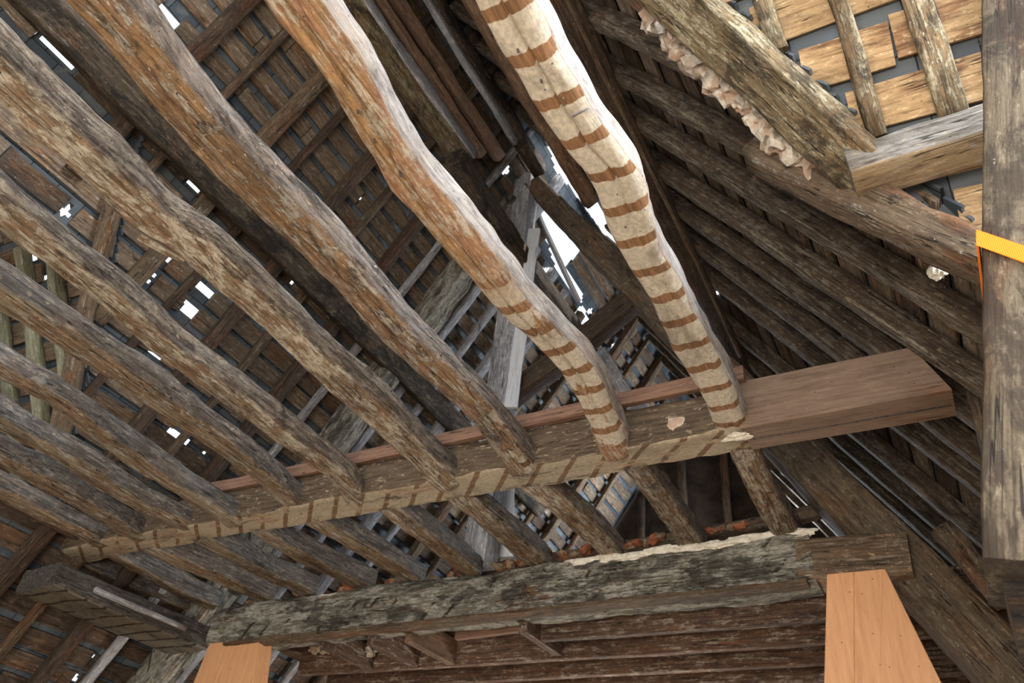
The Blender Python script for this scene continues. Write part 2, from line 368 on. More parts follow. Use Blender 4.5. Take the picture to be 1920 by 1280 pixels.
def bez(keys):
    """smooth interpolation through (t, value) keys"""
    keys = sorted(keys)
    def f(t):
        if t <= keys[0][0]: return keys[0][1]
        if t >= keys[-1][0]: return keys[-1][1]
        for i in range(len(keys)-1):
            if keys[i][0] <= t <= keys[i+1][0]:
                p0 = keys[max(i-1, 0)]; p1 = keys[i]; p2 = keys[i+1]; p3 = keys[min(i+2, len(keys)-1)]
                u = (t-p1[0])/(p2[0]-p1[0])
                m1 = (p2[1]-p0[1])/(p2[0]-p0[0])*(p2[0]-p1[0]); m2 = (p3[1]-p1[1])/(p3[0]-p1[0])*(p2[0]-p1[0])
                return (2*u**3-3*u**2+1)*p1[1]+(u**3-2*u**2+u)*m1+(-2*u**3+3*u**2)*p2[1]+(u**3-u**2)*m2
    return f

def lump(name, loc, size, mat, sub=3, rough=0.35, parent=None, scale=(1, 1, 1), freq=2.2, out=None):
    """irregular chunk: a displaced icosphere"""
    import bmesh
    bm = bmesh.new(); bmesh.ops.create_icosphere(bm, subdivisions=sub, radius=1.0)
    sd = Vector((random.uniform(0, 99), random.uniform(0, 99), random.uniform(0, 99)))
    for v in bm.verts:
        n1 = noise.fractal(v.co*freq*0.6+sd, 0.8, 2.0, 4)
        n2 = noise.cell(v.co*freq+sd)*0.25
        v.co = Vector([v.co[i]*scale[i] for i in range(3)])*(size*(1+rough*n1+rough*n2))
    me = bpy.data.meshes.new(name); bm.to_mesh(me); bm.free(); smooth(me, False)
    o = link(name, me, M[mat]); o.location = loc
    o.rotation_euler = (random.uniform(-.3, .3), random.uniform(-.3, .3), random.uniform(0, 6)) if out is None else out
    if parent:
        mw = Matrix.Translation(Vector(loc)); bpy.context.view_layer.update()
        mw = o.matrix_world.copy(); o.parent = parent; o.matrix_parent_inverse = parent.matrix_world.inverted(); o.matrix_world = mw
    return o

# holes in the slating, seen against the sky: outlines found on the roof planes
def streak(x0, y0, x1, y1, w):
    L_ = math.hypot(x1-x0, y1-y0)/2; cx, cy = (x0+x1)/2, (y0+y1)/2
    if cx < 1000:      # along the boards of that slope
        e = Vector((2000-cx, 1950-cy)).normalized()*L_; x0, y0, x1, y1 = cx-e.x, cy-e.y, cx+e.x, cy+e.y
    d = Vector((x1-x0, y1-y0)); n = Vector((-d.y, d.x)).normalized()*w/2
    return [(x0+n.x, y0+n.y), (x1+n.x, y1+n.y), (x1-n.x, y1-n.y), (x0-n.x, y0-n.y)]
def spot(x, y, r=5): return [(x-r, y-r), (x+r, y-r), (x+r, y+r), (x-r, y+r)]
HOLES = [streak(74, 74, 140, 130, 12), streak(88, 62, 152, 124, 6), spot(69, 56, 6), streak(290, 8, 330, 46, 22),
         streak(308, 302, 330, 320, 5), spot(357, 325, 4), streak(350, 340, 372, 360, 6), [(104, 392), (133, 378), (133, 405), (118, 409)],
         spot(65, 482, 6), spot(87, 520, 6), spot(313, 482, 6), spot(288, 518, 4), spot(278, 527, 4), streak(367, 530, 397, 556, 12),
         [(346, 562), (372, 582), (358, 596), (335, 578)], spot(252, 630, 6), streak(283, 654, 304, 668, 11), streak(318, 802, 350, 830, 13), spot(380, 848, 4),
         spot(551, 527, 6), [(256, 872), (280, 882), (275, 894), (252, 884)], spot(872, 568, 4), spot(672, 369, 4), [(165, 1228), (175, 1222), (182, 1233), (168, 1234)], spot(141, 1270, 5),
         streak(248, 1098, 273, 1108, 6), spot(247, 1133, 3), spot(945, 317, 8), spot(822, 6, 7),
         [(998, 372), (1030, 392), (1050, 425), (1066, 432), (1095, 462), (1060, 500), (1092, 546), (1091, 574), (1040, 500)], [(1074, 585), (1092, 570), (1104, 600), (1090, 620)],
         [(1005, 505), (1030, 500), (1036, 540), (1020, 560)], [(1020, 250), (1055, 278), (1108, 352), (1150, 430), (1162, 462), (1130, 436), (1085, 372), (1040, 318)],
         spot(1105, 582, 5), streak(1166, 628, 1178, 618, 5), spot(1150, 648, 5), spot(1154, 664, 4), spot(1299, 193, 5), streak(1420, 335, 1432, 362, 8), spot(1437, 356, 4),
         spot(1343, 546, 6), streak(1338, 545, 1350, 570, 6), spot(1007, 954, 7), spot(1089, 914, 4), spot(1334, 920, 6), streak(1262, 700, 1270, 722, 5), spot(1220, 677, 2)]
HBB = [(min(p[0] for p in h), min(p[1] for p in h), max(p[0] for p in h), max(p[1] for p in h)) for h in HOLES]
def in_hole(q):
    if q is None: return False
    x, y = q
    for h, b in zip(HOLES, HBB):
        if b[0] <= x <= b[2] and b[1] <= y <= b[3]:
            c = False; j = len(h)-1
            for i in range(len(h)):
                if (h[i][1] > y) != (h[j][1] > y) and x < (h[j][0]-h[i][0])*(y-h[i][1])/(h[j][1]-h[i][1])+h[i][0]: c = not c
                j = i
            if c: return True
    return False

def slates(name, fn, u0, u1, z0, z1, du, dz, keep, tilt, label):
    """slate covering as one sheet of small cells, cells over a hole left out. fn(u, z, offset)"""
    nu = int((u1-u0)/du); nz = int((z1-z0)/dz); vs_, fs, uv = [], [], []; idx = {}
    def vid(i, j, o):
        k = (i, j, o)
        if k not in idx:
            idx[k] = len(vs_); vs_.append(fn(u0+i*du, z0+j*dz, -0.055 - o)); uv.append((u0+i*du, (z0+j*dz)*1.2))
        return idx[k]
    for i in range(nu):
        for j in range(nz):
            u, z = u0+(i+.5)*du, z0+(j+.5)*dz
            if not keep(u, z) or in_hole(proj(fn(u, z, -0.06))): continue
            fs.append((vid(i, j, 0), vid(i+1, j, 0), vid(i+1, j+1, 0), vid(i, j+1, 0)))
    me = bpy.data.meshes.new(name); me.from_pydata(vs_, [], fs)
    ul = me.uv_layers.new(name='UVMap')
    for lp in me.loops: ul.data[lp.index].uv = uv[lp.vertex_index]
    me.update(); o = link(name, me, M['slate'])
    md = o.modifiers.new('thickness', 'SOLIDIFY'); md.thickness = 0.014; md.offset = 0
    tag(o, kind='structure'); return o

def fence(v): return v

# ------------------------------------------------------------------ building shell
def box(name, lo, hi, mat):
    x0, y0, z0 = lo; x1, y1, z1 = hi
    v = [(x, y, z) for x in (x0, x1) for y in (y0, y1) for z in (z0, z1)]
    f = [(0, 1, 3, 2), (4, 6, 7, 5), (0, 4, 5, 1), (2, 3, 7, 6), (0, 2, 6, 4), (1, 5, 7, 3)]
    me = bpy.data.meshes.new(name); me.from_pydata(v, [], f); me.update()
    return tag(link(name, me, M[mat]), kind='structure')
box('floor', (-12, -8, -0.3), (6, 13, 0), 'floor')
box('wall_left', (-9.4, -2, 0), (-9.05, 12, 1.5), 'wall')
box('wall_right', (1.5, 2.9, 0), (1.85, 12, 2.55), 'wall')
box('wall_back', (-9.4, 11.8, 0), (1.85, 12.1, 10.2), 'gable')

def yvL(z): return (cV - z)/1.45            # the wing meets the main slopes here
def yN(z): return 2.05 - (6.9 - z)/1.45         # near slope of the same side roof
def NZ(x, z, o=0): return Vector((x, yN(z), z)) + Vector((0, 1.45, -1)).normalized()*o
def yvR(z): return (cW - z)/1.45
slates('ceiling', LZ, -1.0, 11.8, 1.3, RZ+0.08, 0.038, 0.03, lambda u, z: u > yvL(z) - 0.02 or u < yN(z) or z > 5.9 or z < 4.4, 0, '')
slates('ceiling', RZp, 0.4, 11.8, 2.5, RZ+0.08, 0.05, 0.042, lambda u, z: u > yvR(z) - 0.02 or z > 7.2, 0, '')
slates('ceiling', VZ, -9.4, -4.6, 4.25, 6.9, 0.04, 0.035, lambda u, z: u < (z-4.2)/T + EL + 0.05, 0, '')
slates('ceiling', NZ, -9.4, -4.6, 4.4, 6.9, 0.1, 0.1, lambda u, z: u < (z-4.2)/T + EL - 0.22, 0, '')
slates('ceiling', WZ, -1.6, 4.2, 2.6, 7.4, 0.06, 0.06, lambda u, z: u > ER - (z-4.2)/T - 0.05, 0, '')

# roof boards ------------------------------------------------------
nboard = 0
def cut_runs(fn, z, u0, u1, keep):
    """lengths of board left standing between holes"""
    runs, s, u = [], None, u0
    while u <= u1:
        bad = not keep(u, z) or any(in_hole(proj(fn(u, z+dz, -0.03))) for dz in (-0.055, -0.02, 0.02, 0.055))
        if not bad and s is None: s = u
        if bad and s is not None:
            runs.append((s, u)); s = None
        u += 0.03
    if s is not None: runs.append((s, u1))
    return [r for r in runs if r[1]-r[0] > 0.12]
def boards(slope, fn, inn, u0, u1, z0, z1, pitch, width, matf, keep, group, seglen=3.2, first=1, alongx=False):
    global nboard
    row = 0; z = z0
    while z < z1:
        row += 1; zc = z + random.uniform(-0.01, 0.01); w = width*random.uniform(0.88, 1.1)
        u = u0 - random.uniform(0, seglen); piece = 0
        while u < u1:
            v = u + seglen*random.uniform(0.8, 1.15)
            for a, b in cut_runs(fn, zc, max(u, u0), min(v, u1)-0.012, keep):
                pts = [fn(a+(b-a)*t/8, zc, 0) for t in range(9)]
                if not inview(pts, 90): continue
                piece += 1; sk = random.uniform(-0.012, 0.012)
                p0 = fn(a, zc-sk, -0.018); p1 = fn(b, zc+sk, -0.018)
                o = timber('roof_board', p0, p1, w, 0.024, -inn, matf(a, zc), r=0.12, n=2, rough=0.003, bow=0.008, mid=1, seg=max(3, int((b-a)/0.3)))
                tag(o, f'roof board, {nth(row)} course up, {slope}, {nth(piece)} length along', 'board', group); nboard += 1
            u = v
        z += pitch
rm = random.random
boards('slope away from the strapped post', LZ, inL, 0.3, 11.6, 2.3, RZ-0.12, 0.186, 0.16,
       lambda y, z: 'board_dark' if (z < 4.6 or rm() < 0.3) else 'board', lambda u, z: u > yvL(z)+0.02 or u < yN(z) or z > 5.93 or z < 4.4, 'boards of the slope away from the post')
boards('slope over the strapped post', RZp, inR, 0.4, 11.6, 3.2, RZ-0.15, 0.186, 0.165,
       lambda y, z: 'board_dark' if (rm() < 0.45 or y > 4.5) else 'board', lambda u, z: u > yvR(z)+0.03 or z > 7.2, 'boards of the slope over the post')
boards('steep golden panel above strapped post', WZ, inW, -1.9, 1.6, 3.9, 6.6, 0.235, 0.212,
       lambda x, z: 'board_gold', lambda u, z: u > ER - (z-4.2)/T + 0.03, 'golden boards above the post', seglen=1.9)
boards('side slope at far joist ends', VZ, inV, -8.9, -4.6, 4.4, 6.8, 0.2, 0.17,
       lambda x, z: 'board', lambda u, z: u < (z-4.2)/T + EL - 0.03, 'boards of the side slope', seglen=2.2)
print('boards', nboard)

# rafters ----------------------------------------------------------
ysL = [(1.97, .15), (2.39, .07), (2.92, .15), (3.31, .07), (3.86, .14), (4.30, .08), (4.80, .14), (5.24, .08), (6.08, .13), (6.5, .08), (6.95, .14), (7.4, .08), (7.9, .13), (8.4, .08), (8.95, .13), (9.5, .08), (10.1, .13), (10.8, .08)]
for i, (y, w) in enumerate(ysL):
    # lowest end: on the valley or at the eave
    zl = 2.0
    if y < yvL(4.4): zl = cV - 1.45*y if y > yvL(6.4) else 6.4
    mt = 'rafter_dark' if y < 5 and rm() < .4 else ('bluegrey' if 5.2 < y < 7.6 else 'rafter')  # paler blue-grey by the open ridge: skylight put into the rafter colour
    o = timber('roof_rafter', LZ(y, zl, w*.3+.03), LZ(y, RZ-.05 if not 6.4 < y < 8 else RZ-.75, w*.3+.03), w, .07 if w < .1 else .1, -inL, mt, r=.35, n=3, rough=.008, bow=.02, mid=1)
    tag(o, f'{"broad" if w > .1 else "slim"} roof rafter, {nth(i+1)} from the camera, slope away from strapped post', 'rafter', 'rafters of the slope away from the post')
ysR = [2.58, 3.03, 3.47, 3.95, 4.4, 4.87, 5.3, 6.15, 6.6, 7.1, 7.55, 8.05, 8.5, 9.0, 9.5, 10.1, 10.7]
for i, y in enumerate(ysR):
    zl = 2.75
    if y < yvR(zl): zl = max(zl, cW - 1.45*y)
    o = timber('roof_rafter', RZp(y, RZ-.05 if not 5.2 < y < 6.7 else RZ-1.1, .08), RZp(y, zl, .08), .11, .13, -inR, 'rafter_r', r=.22, n=3, rough=.008, bow=.015, mid=1)
    tag(o, f'brown squared rafter, {nth(i+1)} from the camera, slope over strapped post', 'rafter', 'rafters of the slope over the post')
for i, x in enumerate([-.2, .12, .43, .75, 1.06]):
    zl = max(4.75, 4.2 + T*(ER-x)) if x < .1 else 4.72
    o = timber('wing_rafter', WZ(x+.02, zl, .045), WZ(x-.06, 6.2, .045), .075 if i != 2 else .11, .07, -inW, 'moss', r=.3, n=3, rough=.01, bow=.01, mid=1)
    tag(o, f'lichen-spotted rafter on the golden boards, {nth(i+1)} from the valley timber', 'rafter', 'rafters on the golden boards')
for i, x in enumerate([-5.62, -6.0, -6.4, -6.8, -7.2, -7.6, -8.0]):
    zt = 6.4
    zl = max(4.4, 4.2 + T*(x-EL))
    if zl > zt-.3: continue
    o = timber('wing_rafter', VZ(x, zl, .06), VZ(x, zt, .06), .11, .1, -inV, 'rafter_pale', r=.25, n=3, rough=.006, bow=.01, mid=1)
    tag(o, f'pale rafter of the side slope, {nth(i+1)} from the valley', 'rafter', 'pale rafters of the side slope')

# valley timbers
vi = (inR+inW)*.06
o = timber('valley_rafter', Vector((-.95, 1.68, 6.2))+vi, Vector((.12, 2.77, 4.6))+vi, .24, .14, -(inR+inW), 'moss', r=.4, n=4, rough=.02, bow=.01, mid=2)
tag(o, 'thick mossy valley timber beside the golden boards', 'rafter')
vm = o
for i in range(13):
    t = i/12; p = Vector((-.62+.68*t, 2.14+.68*t, 5.72-1.0*t)) + Vector((-.10, .1, -.06)) + Vector((random.uniform(-.015, .015), random.uniform(-.02, .02), 0))
    tag(lump('mortar_lump', p, random.uniform(.065, .105), 'plaster', rough=.55, scale=(.9, .9, 1.4)),
        f'pinkish mortar lump along the mossy valley timber, {nth(i+1)} down', 'mortar', 'mortar lumps along the valley timber')
o = timber('valley_rafter', RZp(2.0, 6.3, .1), RZp(2.98, 4.75, .1), .1, .1, -inR, 'orange_old', r=.4, n=3, rough=.015, bow=.01)
tag(o, 'rotten brown timber under the mortar of the valley', 'rafter')
o = timber('valley_rafter', Vector((-5.5, 2.33, 6.42)), Vector((-6.95, 3.78, 4.35)), .15, .12, -(inL+inV), 'rafter', r=.4, n=3, rough=.012, bow=.01)
tag(o, 'valley timber of the side slope at the far joist ends', 'rafter')
o = timber('roof_brace', PR(1425, 285, .2), PR(1900, 505, .2), .17, .2, -inR, 'rafter', r=.5, n=4, rough=.02, bow=.015, mid=1)
tag(o, 'split grey-brown timber running down to the strapped post', 'brace')
o = timber('cross_timber', Vector((.0, 2.7, 4.53)), Vector((1.3, 2.68, 4.6)), .2, .19, UP, 'cross', r=.3, n=3, rough=.012, bow=.01, mid=1)
tag(o, 'pale horizontal timber under the golden boards', 'timber')

for i in range(11):
    x = -7.2 + i*.72; zt = min(RZ - T*abs(x-RX) - .15, 9.6)
    o = timber('gable_stud', (x, 11.7, 2), (x, 11.7, zt), .12, .12, (0, 1, 0), 'rafter_dark', r=.3, rough=.01)
    tag(o, f'dark upright of the far gable, {nth(i+1)} counting toward the strapped post', 'stud', 'uprights of the far gable')
# longitudinal timbers ---------------------------------------------
def along(name, p, y0, y1, w, h, out, mat, label, cat='purlin', **k):
    k.setdefault('r', .35); k.setdefault('n', 3); k.setdefault('rough', .012); k.setdefault('bow', .02); k.setdefault('mid', 1)
    o = timber(name, (p[0], y0, p[2]), (p[0], y1, p[2]), w, h, out, mat, **k)
    return tag(o, label, cat)
along('purlin', PL(300, 235, .22), .6, 9.4, .24, .22, -inL, 'black', 'black-stained purlin across the slope away from strapped post')
along('purlin', LZ(0, 5.98, .12), .2, 2.6, .16, .14, -inL, 'rafter', 'short trimmer timber over the head of the side slope')
along('purlin', PL(60, 800, .2), 3.9, 5.5, .2, .18, -inL, 'black', 'lower dark purlin near the far joist ends')
along('purlin', PR(1160, 220, .22), .8, 8.8, .2, .18, -inR, 'rafter_dark', 'dark purlin across the slope over the strapped post')
along('lath_strip', PR(1172, 220, .34), 2.0, 5.8, .03, .02, -inR, 'rafter', 'thin lath nailed along the dark purlin', 'lath', rough=.004)
along('purlin', PL(742, 120, .5), .6, 4.5, .2, .2, -inL, 'moss', 'mottled yellow and black purlin under the ridge')
along('ridge_plank', PL(790, 150, .55), .6, 4.5, .07, .15, UP, 'bluegrey', 'grey plank beside the mottled purlin', 'plank')
along('ridge_plank', PL(812, 150, .38), .6, 4.7, .12, .1, -inL, 'orange_old', 'warm brown plank next to the grey plank under the ridge', 'plank')
along('ridge_plank', PL(845, 150, .38), .6, 4.9, .12, .12, -inL, 'orange_old', 'warm brown plank nearest the ridge', 'plank')
along('ridge_plank', PL(880, 120, .3), .6, 5.0, .06, .12, UP, 'bluegrey', 'narrow grey plank reaching to the king post top', 'plank')
along('ridge_beam', Vector((-3.36, 0, 9.35)), .5, 5.6, .16, .2, UP, 'black', 'long dark beam right along the ridge', 'beam')
along('purlin', PR(958, 120, .3), .8, 5.2, .16, .16, -inR, 'orange_old', 'brown stained purlin just past the ridge on strapped post side')
o = along('under_ridge_beam', Vector((-3.45, 0, 7.85)), 4.05, 7.9, .26, .26, UP, 'black', 'black beam under the ridge with one white-lit face', 'beam', rough=.014)
# longitudinal bracing board at the open ridge
o = timber('ridge_plank', vert(985, 352, 6.0), vert(1085, 566, 7.2), .16, .04, (1, 0, 1), 'skylit', r=.1, n=2, rough=.004, bow=0)
tag(o, 'bleached board, light painted in white, beside the open ridge', 'plank')

# truss over the second beam ---------------------------------------
Y5 = 5.72
o = timber('king_post', (-3.6, Y5, 4.35), (-3.58, Y5, 9.4), .24, .22, (0, 1, 0), 'bluegrey', r=.08, n=3, rough=.006, bow=.01, mid=1)
tag(o, 'squared king post rising to the open ridge, one face white with light', 'post')
o = timber('principal_rafter', (.5, Y5, 2.72), (-3.45, Y5, 9.25), .36, .38, (1, 0, .5), 'principal', taper=.6, r=.2, n=4, rough=.016, bow=.02, mid=2)
tag(o, 'heavy principal rafter from the strapped post side wall to the king post', 'rafter')
o = timber('principal_rafter', (-8.1, Y5, 2.27), (-3.75, Y5, 9.05), .28, .3, (-1, 0, .5), 'plate', r=.3, n=4, rough=.02, bow=.02, mid=2)
tag(o, 'plaster-stained principal rafter rising from under the beam to the king post', 'rafter')
o = timber('skylit_plank', vert(1002, 430, 5.56), vert(958, 765, 5.56), .13, .04, (-.35, 1, 0), 'skylit', r=.1, n=2, rough=.004)
tag(o, 'whitish plank nailed beside the king post', 'plank')
o = timber('skylit_plank', vert(950, 900, 5.95), vert(946, 1045, 5.95), .15, .04, (-.3, 1, 0), 'skylit', r=.1, n=2, rough=.004)
tag(o, 'whitish upright plank seen between the short joists', 'plank')
a = vert(958, 745, Y5); b = vert(1192, 560, Y5)
o = timber('truss_strut', a + (a-b)*.03, b+(b-a)*.05, .18, .24, (-.5, 0, 1), 'rafter_dark', r=.2, n=3, rough=.01, bow=.01, mid=1)
tag(o, 'dark strut from king post to the principal rafter', 'strut')
a = vert(1128, 660, 6.6); b = vert(1190, 765, 6.6)
o = timber('truss_strut', a, b, .1, .14, (1, 0, .7), 'bluegrey', r=.15, n=3, rough=.006)
tag(o, 'short blue-grey lit stick beside the truss strut', 'strut')

# joists -----------------------------------------------------------
JM = [ # mid lines on the picture, material, section, label
 ([(960,0),(1015,100),(1090,225),(1150,305),(1190,420),(1240,510),(1285,600),(1335,695),(1378,793)], 'joist_cream', .20, 'first joist from the strapped post, cream underside with dark lath bars and a long crack', (.02,.62,-.02)),
 ([(567,0),(648,110),(715,225),(775,320),(845,402),(910,480),(965,545),(1025,605),(1080,670),(1120,740),(1156,835)], 'joist_half', .205, 'second joist from the strapped post, wavy, orange with half-worn whitewash', (.05,.9,.0)),
 ([(205,0),(310,135),(405,255),(495,350),(585,435),(670,525),(745,610),(825,685),(905,760),(985,860)], 'joist_orange', .21, 'third joist from the strapped post, thick orange-brown with grey shoulder', (.1,.95,-.05)),
 ([(0,118),(95,215),(190,300),(280,390),(380,460),(500,565),(605,665),(705,755),(845,890)], 'joist_brown', .21, 'fourth joist from the strapped post, flaking brown with a hanging splinter', None),
 ([(0,378),(100,455),(205,535),(305,625),(420,710),(520,785),(630,870),(675,928)], 'joist_brown', .19, 'fifth joist from the strapped post, brown with a winding split', (.3,.95,.1)),
 ([(0,525),(110,600),(230,680),(350,770),(470,860),(558,943)], 'joist_grey', .19, 'sixth joist from the strapped post, dull grey-brown pole', None),
 ([(0,680),(105,735),(215,815),(330,890),(448,965)], 'joist_grey', .18, 'seventh joist from the strapped post, wavy grey pole', None),
 ([(0,780),(120,845),(240,920),(360,978)], 'joist_grey', .18, 'eighth joist from the strapped post, grey pole with cracked end', (.5,.98,.1)),
 ([(0,843),(110,895),(270,995)], 'joist_grey', .18, 'ninth joist from the strapped post, grey pole with a round knot', None),
 ([(0,905),(105,960),(200,1010)], 'joist_grey', .18, 'tenth joist from the strapped post, outermost and greyest', None)]
JO = []
for i, (mid, mt, sz, lab, crk) in enumerate(JM):
    pts = [hz(x, y, 4.2+sz/2) for x, y in mid]
    x0 = pts[-1].x; y1 = pts[-1].y; y0 = -.7
    L_ = y1 - y0
    keys = [((p.y-y0)/L_, p.x-x0) for p in pts]
    keys = [(0, keys[0][1]+random.uniform(-.02, .02))] + keys
    f = bez(keys); sdz = random.uniform(0, 9)
    me = timber_mesh('ceiling_joist', L_, sz*random.uniform(.95, 1.02), sz, r=.62 if mt != 'joist_cream' else .5, seg=150, n=6, rough=.011,
                     path=lambda t, f=f, s=sdz: (-f(t), .018*math.sin(5*t+s)), crack=crk, mid=3,
                     wscale=lambda t, s=sdz: 1+.07*noise.noise(Vector((t*7, s, 0)))*2)
    o = link('ceiling_joist', me, M[mt]); orient(o, (x0, y0, 4.2+sz/2), (x0, y1, 4.2+sz/2), UP)
    tag(o, lab, 'joist', 'pole joists of the near bay'); JO.append(o)
# bay two
KM = [((1405,850),(1475,988)), ((1215,890),(1298,1012)), ((1045,930),(1160,1038)), ((900,950),(1022,1057)), ((770,970),(895,1072)), ((640,990),(792,1083)),
      ((540,1005),(702,1097)), ((430,1020),(605,1112)), ((350,1040),(530,1122)), ((250,1045),(412,1128)), ((190,1060),(385,1145))]
kl = ['brown and flaking', 'brown with white flecks', 'thick and white-speckled', 'brown with pale end', 'grey-topped', 'grey with white-lit end', 'plank-like grey', 'grey and split', 'broad with brightly lit end', 'dark and split', 'darkest and outermost']
for i, (a, b) in enumerate(KM):
    sz = .19 if i < 4 else .18
    p0 = hz(*a, 4.2+sz/2); p1 = hz(*b, 4.2+sz/2)
    d = (p1-p0)/(p1.y-p0.y); p0 = p0 + d*(4.3-p0.y); p1 = p0 + d*(5.62-4.3)
    o = timber('ceiling_joist', p0, p1, sz, sz, UP, 'joist_brown' if i < 4 else 'joist_grey', r=.55 if i < 6 else .3, seg=40, n=5, rough=.011, bow=random.uniform(-.03, .03), mid=2)
    tag(o, f'short joist behind the tie beam, {nth(i+1)} from strapped post side, {kl[i]}', 'joist', 'short joists between the two beams')

# splinter on the fourth joist, bent nails on the first
def child(o, parent):
    bpy.context.view_layer.update(); mw = o.matrix_world.copy()
    o.parent = parent; o.matrix_parent_inverse = parent.matrix_world.inverted(); o.matrix_world = mw; return o
a = hz(262, 443, 4.2); b = hz(345, 490, 4.22)
tag(child(timber('splinter', a, b, .035, .02, UP, 'joist_brown', r=.5, rough=.01, seg=10), JO[3]), 'torn splinter hanging off')
for x, y in ((968, 90), (1012, 147), (1088, 213), (1110, 298), (1155, 358), (1170, 420), (1216, 476), (1246, 527)):
    p = hz(x, y, 4.2); child(timber('nail', p + Vector((0, 0, .02)), p + Vector((.004, .01, -.014)), .009, .009, (0, 1, 0), 'nail', r=1, seg=3, n=3, rough=0), JO[0])
a = hz(1072, 217, 4.185); b = hz(1103, 202, 4.185)
tag(child(timber('bent_nail', a, b, .009, .009, UP, 'bluegrey', r=1, seg=4, rough=.001), JO[0]), 'pale bent staple')
for x, y in ((668, 207), (700, 262), (748, 325), (855, 445), (925, 562), (975, 590), (1008, 648)):
    p = hz(x, y, 4.2); child(timber('nail', p + Vector((0, 0, .02)), p + Vector((.004, .008, -.012)), .009, .009, (0, 1, 0), 'nail', r=1, seg=3, n=3, rough=0), JO[1])

# tie beam A -------------------------------------------------------
# old lath-marked length and the clean squared end that runs into the roof slope
o = timber('tie_beam', (-6.98, 4.24, 4.33), (-.86, 4.18, 4.36), .28, .27, UP, 'beam_under', r=.12, n=3, seg=70, rough=.012, bow=-.02, mid=3)
tag(o, 'long tie beam carrying the pole joists, pale underside with diagonal lath marks', 'beam')
TB = o
p0 = Vector((-.88, 4.145, 4.345)); p1 = Vector((.15, 4.14, 4.345))
o = timber('beam_end', p0, p1, .27, .32, UP, 'clean', r=.05, n=2, rough=.002, bow=0, mid=1, cuts=(0, -.42)); child(o, TB)
tag(o, 'clean brown squared end with a straight crack')
o = timber('crack_seam', (-.85, 4.16, 4.187), (.2, 4.15, 4.187), .008, .012, UP, 'nail', r=0, n=2, rough=.002, seg=20); child(o, TB)
tag(o, 'dark straight crack')
o = timber('top_batten', (-5.2, 4.03, 4.50), (-.82, 3.99, 4.53), .05, .1, UP, 'reddish', r=.2, n=3, rough=.004, bow=.01)
tag(o, 'reddish batten lying on top of the tie beam behind the joist ends', 'batten')
for i, (x, y, s) in enumerate([(1205, 795, .035), (1225, 792, .028), (870, 862, .03), (905, 855, .03)]):
    p = vert(x, y, 4.1)
    tag(lump('plaster_lump', p, s, 'plaster_white', rough=.5, scale=(2, .6, .7), out=(0, 0, 0)), f'flake of white plaster under the reddish batten, {nth(i+1)} of a few', 'plaster', 'plaster flakes under the batten')
tag(lump('wedge_stone', vert(1268, 797, 4.08), .085, 'plaster', rough=.3, scale=(1.1, .5, .8), out=(0, .3, 0)), 'stone wedged on the tie beam between first and second joists', 'stone')
tag(lump('plaster_lump', hz(1385, 818, 4.18), .05, 'plaster_white', rough=.5, scale=(1.5, .8, .35), out=(0, 0, 0)), 'white plaster smear under the first joist end', 'plaster')
tag(lump('plaster_lump', vert(852, 878, 4.08), .05, 'plaster_white', rough=.5, scale=(.6, .6, 1.3), out=(0, 0, 0)), 'white plaster lump on the end of the fourth joist', 'plaster')

# beam B -----------------------------------------------------------
o = timber('tie_beam', (-6.35, 5.62, 3.95), (-.8, 5.62, 4.03), .34, .36, UP, 'plate', r=.28, n=4, seg=70, rough=.02, bow=.02, mid=3)
tag(o, 'massive second beam, mottled grey and black, with rubble along its top', 'beam')
BB = o
o = timber('beam_end', (-.9, 5.6, 4.0), (-.2, 5.6, 3.97), .32, .28, UP, 'beam_lath', r=.2, n=3, rough=.012, bow=0, mid=2); child(o, BB)
tag(o, 'bare brown tenoned end')
o = timber('bottom_strip', (-6.1, 5.5, 3.765), (-.85, 5.48, 3.83), .14, .03, UP, 'rafter', r=.2, n=2, rough=.008); child(o, BB)
tag(o, 'brown strip along the lower edge')
# white mortar along its top edge
for i in range(9):
    p = vert(1090+i*50, 1047-i*6.9, 5.47); p.z -= .02 + .008*(i % 3)
    tag(lump('mortar_strip', p, .06, 'plaster_white', rough=.55, scale=(2.3, .35, .5), out=(0, 0, 0)), f'white mortar piece on the mottled beam top, {nth(i+1)} toward strapped post', 'mortar', 'white mortar along the mottled beam')
o = timber('top_pole', vert(900, 1075, 5.95), vert(1575, 950, 5.95), .1, .11, UP, 'rafter', r=.7, n=4, rough=.01, bow=.02)
tag(o, 'brown pole lying above the mottled beam behind the short joist ends', 'pole')
# rubble between joist ends on the beam
rub = [(1330, 995), (1350, 992), (1372, 988), (1225, 1012), (1240, 1005), (1180, 1022), (1195, 1018), (1075, 1040), (1058, 1042), (1100, 1030), (955, 1060), (972, 1055), (990, 1050), (935, 1062),
       (845, 1078), (862, 1072), (880, 1078), (735, 1092), (755, 1088), (770, 1085), (640, 1105), (655, 1100), (665, 1105), (560, 1112), (570, 1108), (480, 1128), (465, 1130), (1390, 985), (1210, 1020), (820, 1085)]
for i, (x, y) in enumerate(rub):
    p = vert(x, y, 5.6 + random.uniform(-.06, .1)); p.z = max(p.z, 4.17)
    tag(lump('rubble_piece', p, random.uniform(.028, .05), 'tile_red' if i % 3 == 0 else 'stone', sub=2, rough=.5, scale=(1.5, 1, .7)),
        f'bit of {"red tile" if i % 3 == 0 else "stone"} rubble on the mottled beam, {nth(i+1)} of the scatter', 'rubble', 'rubble on the mottled beam')

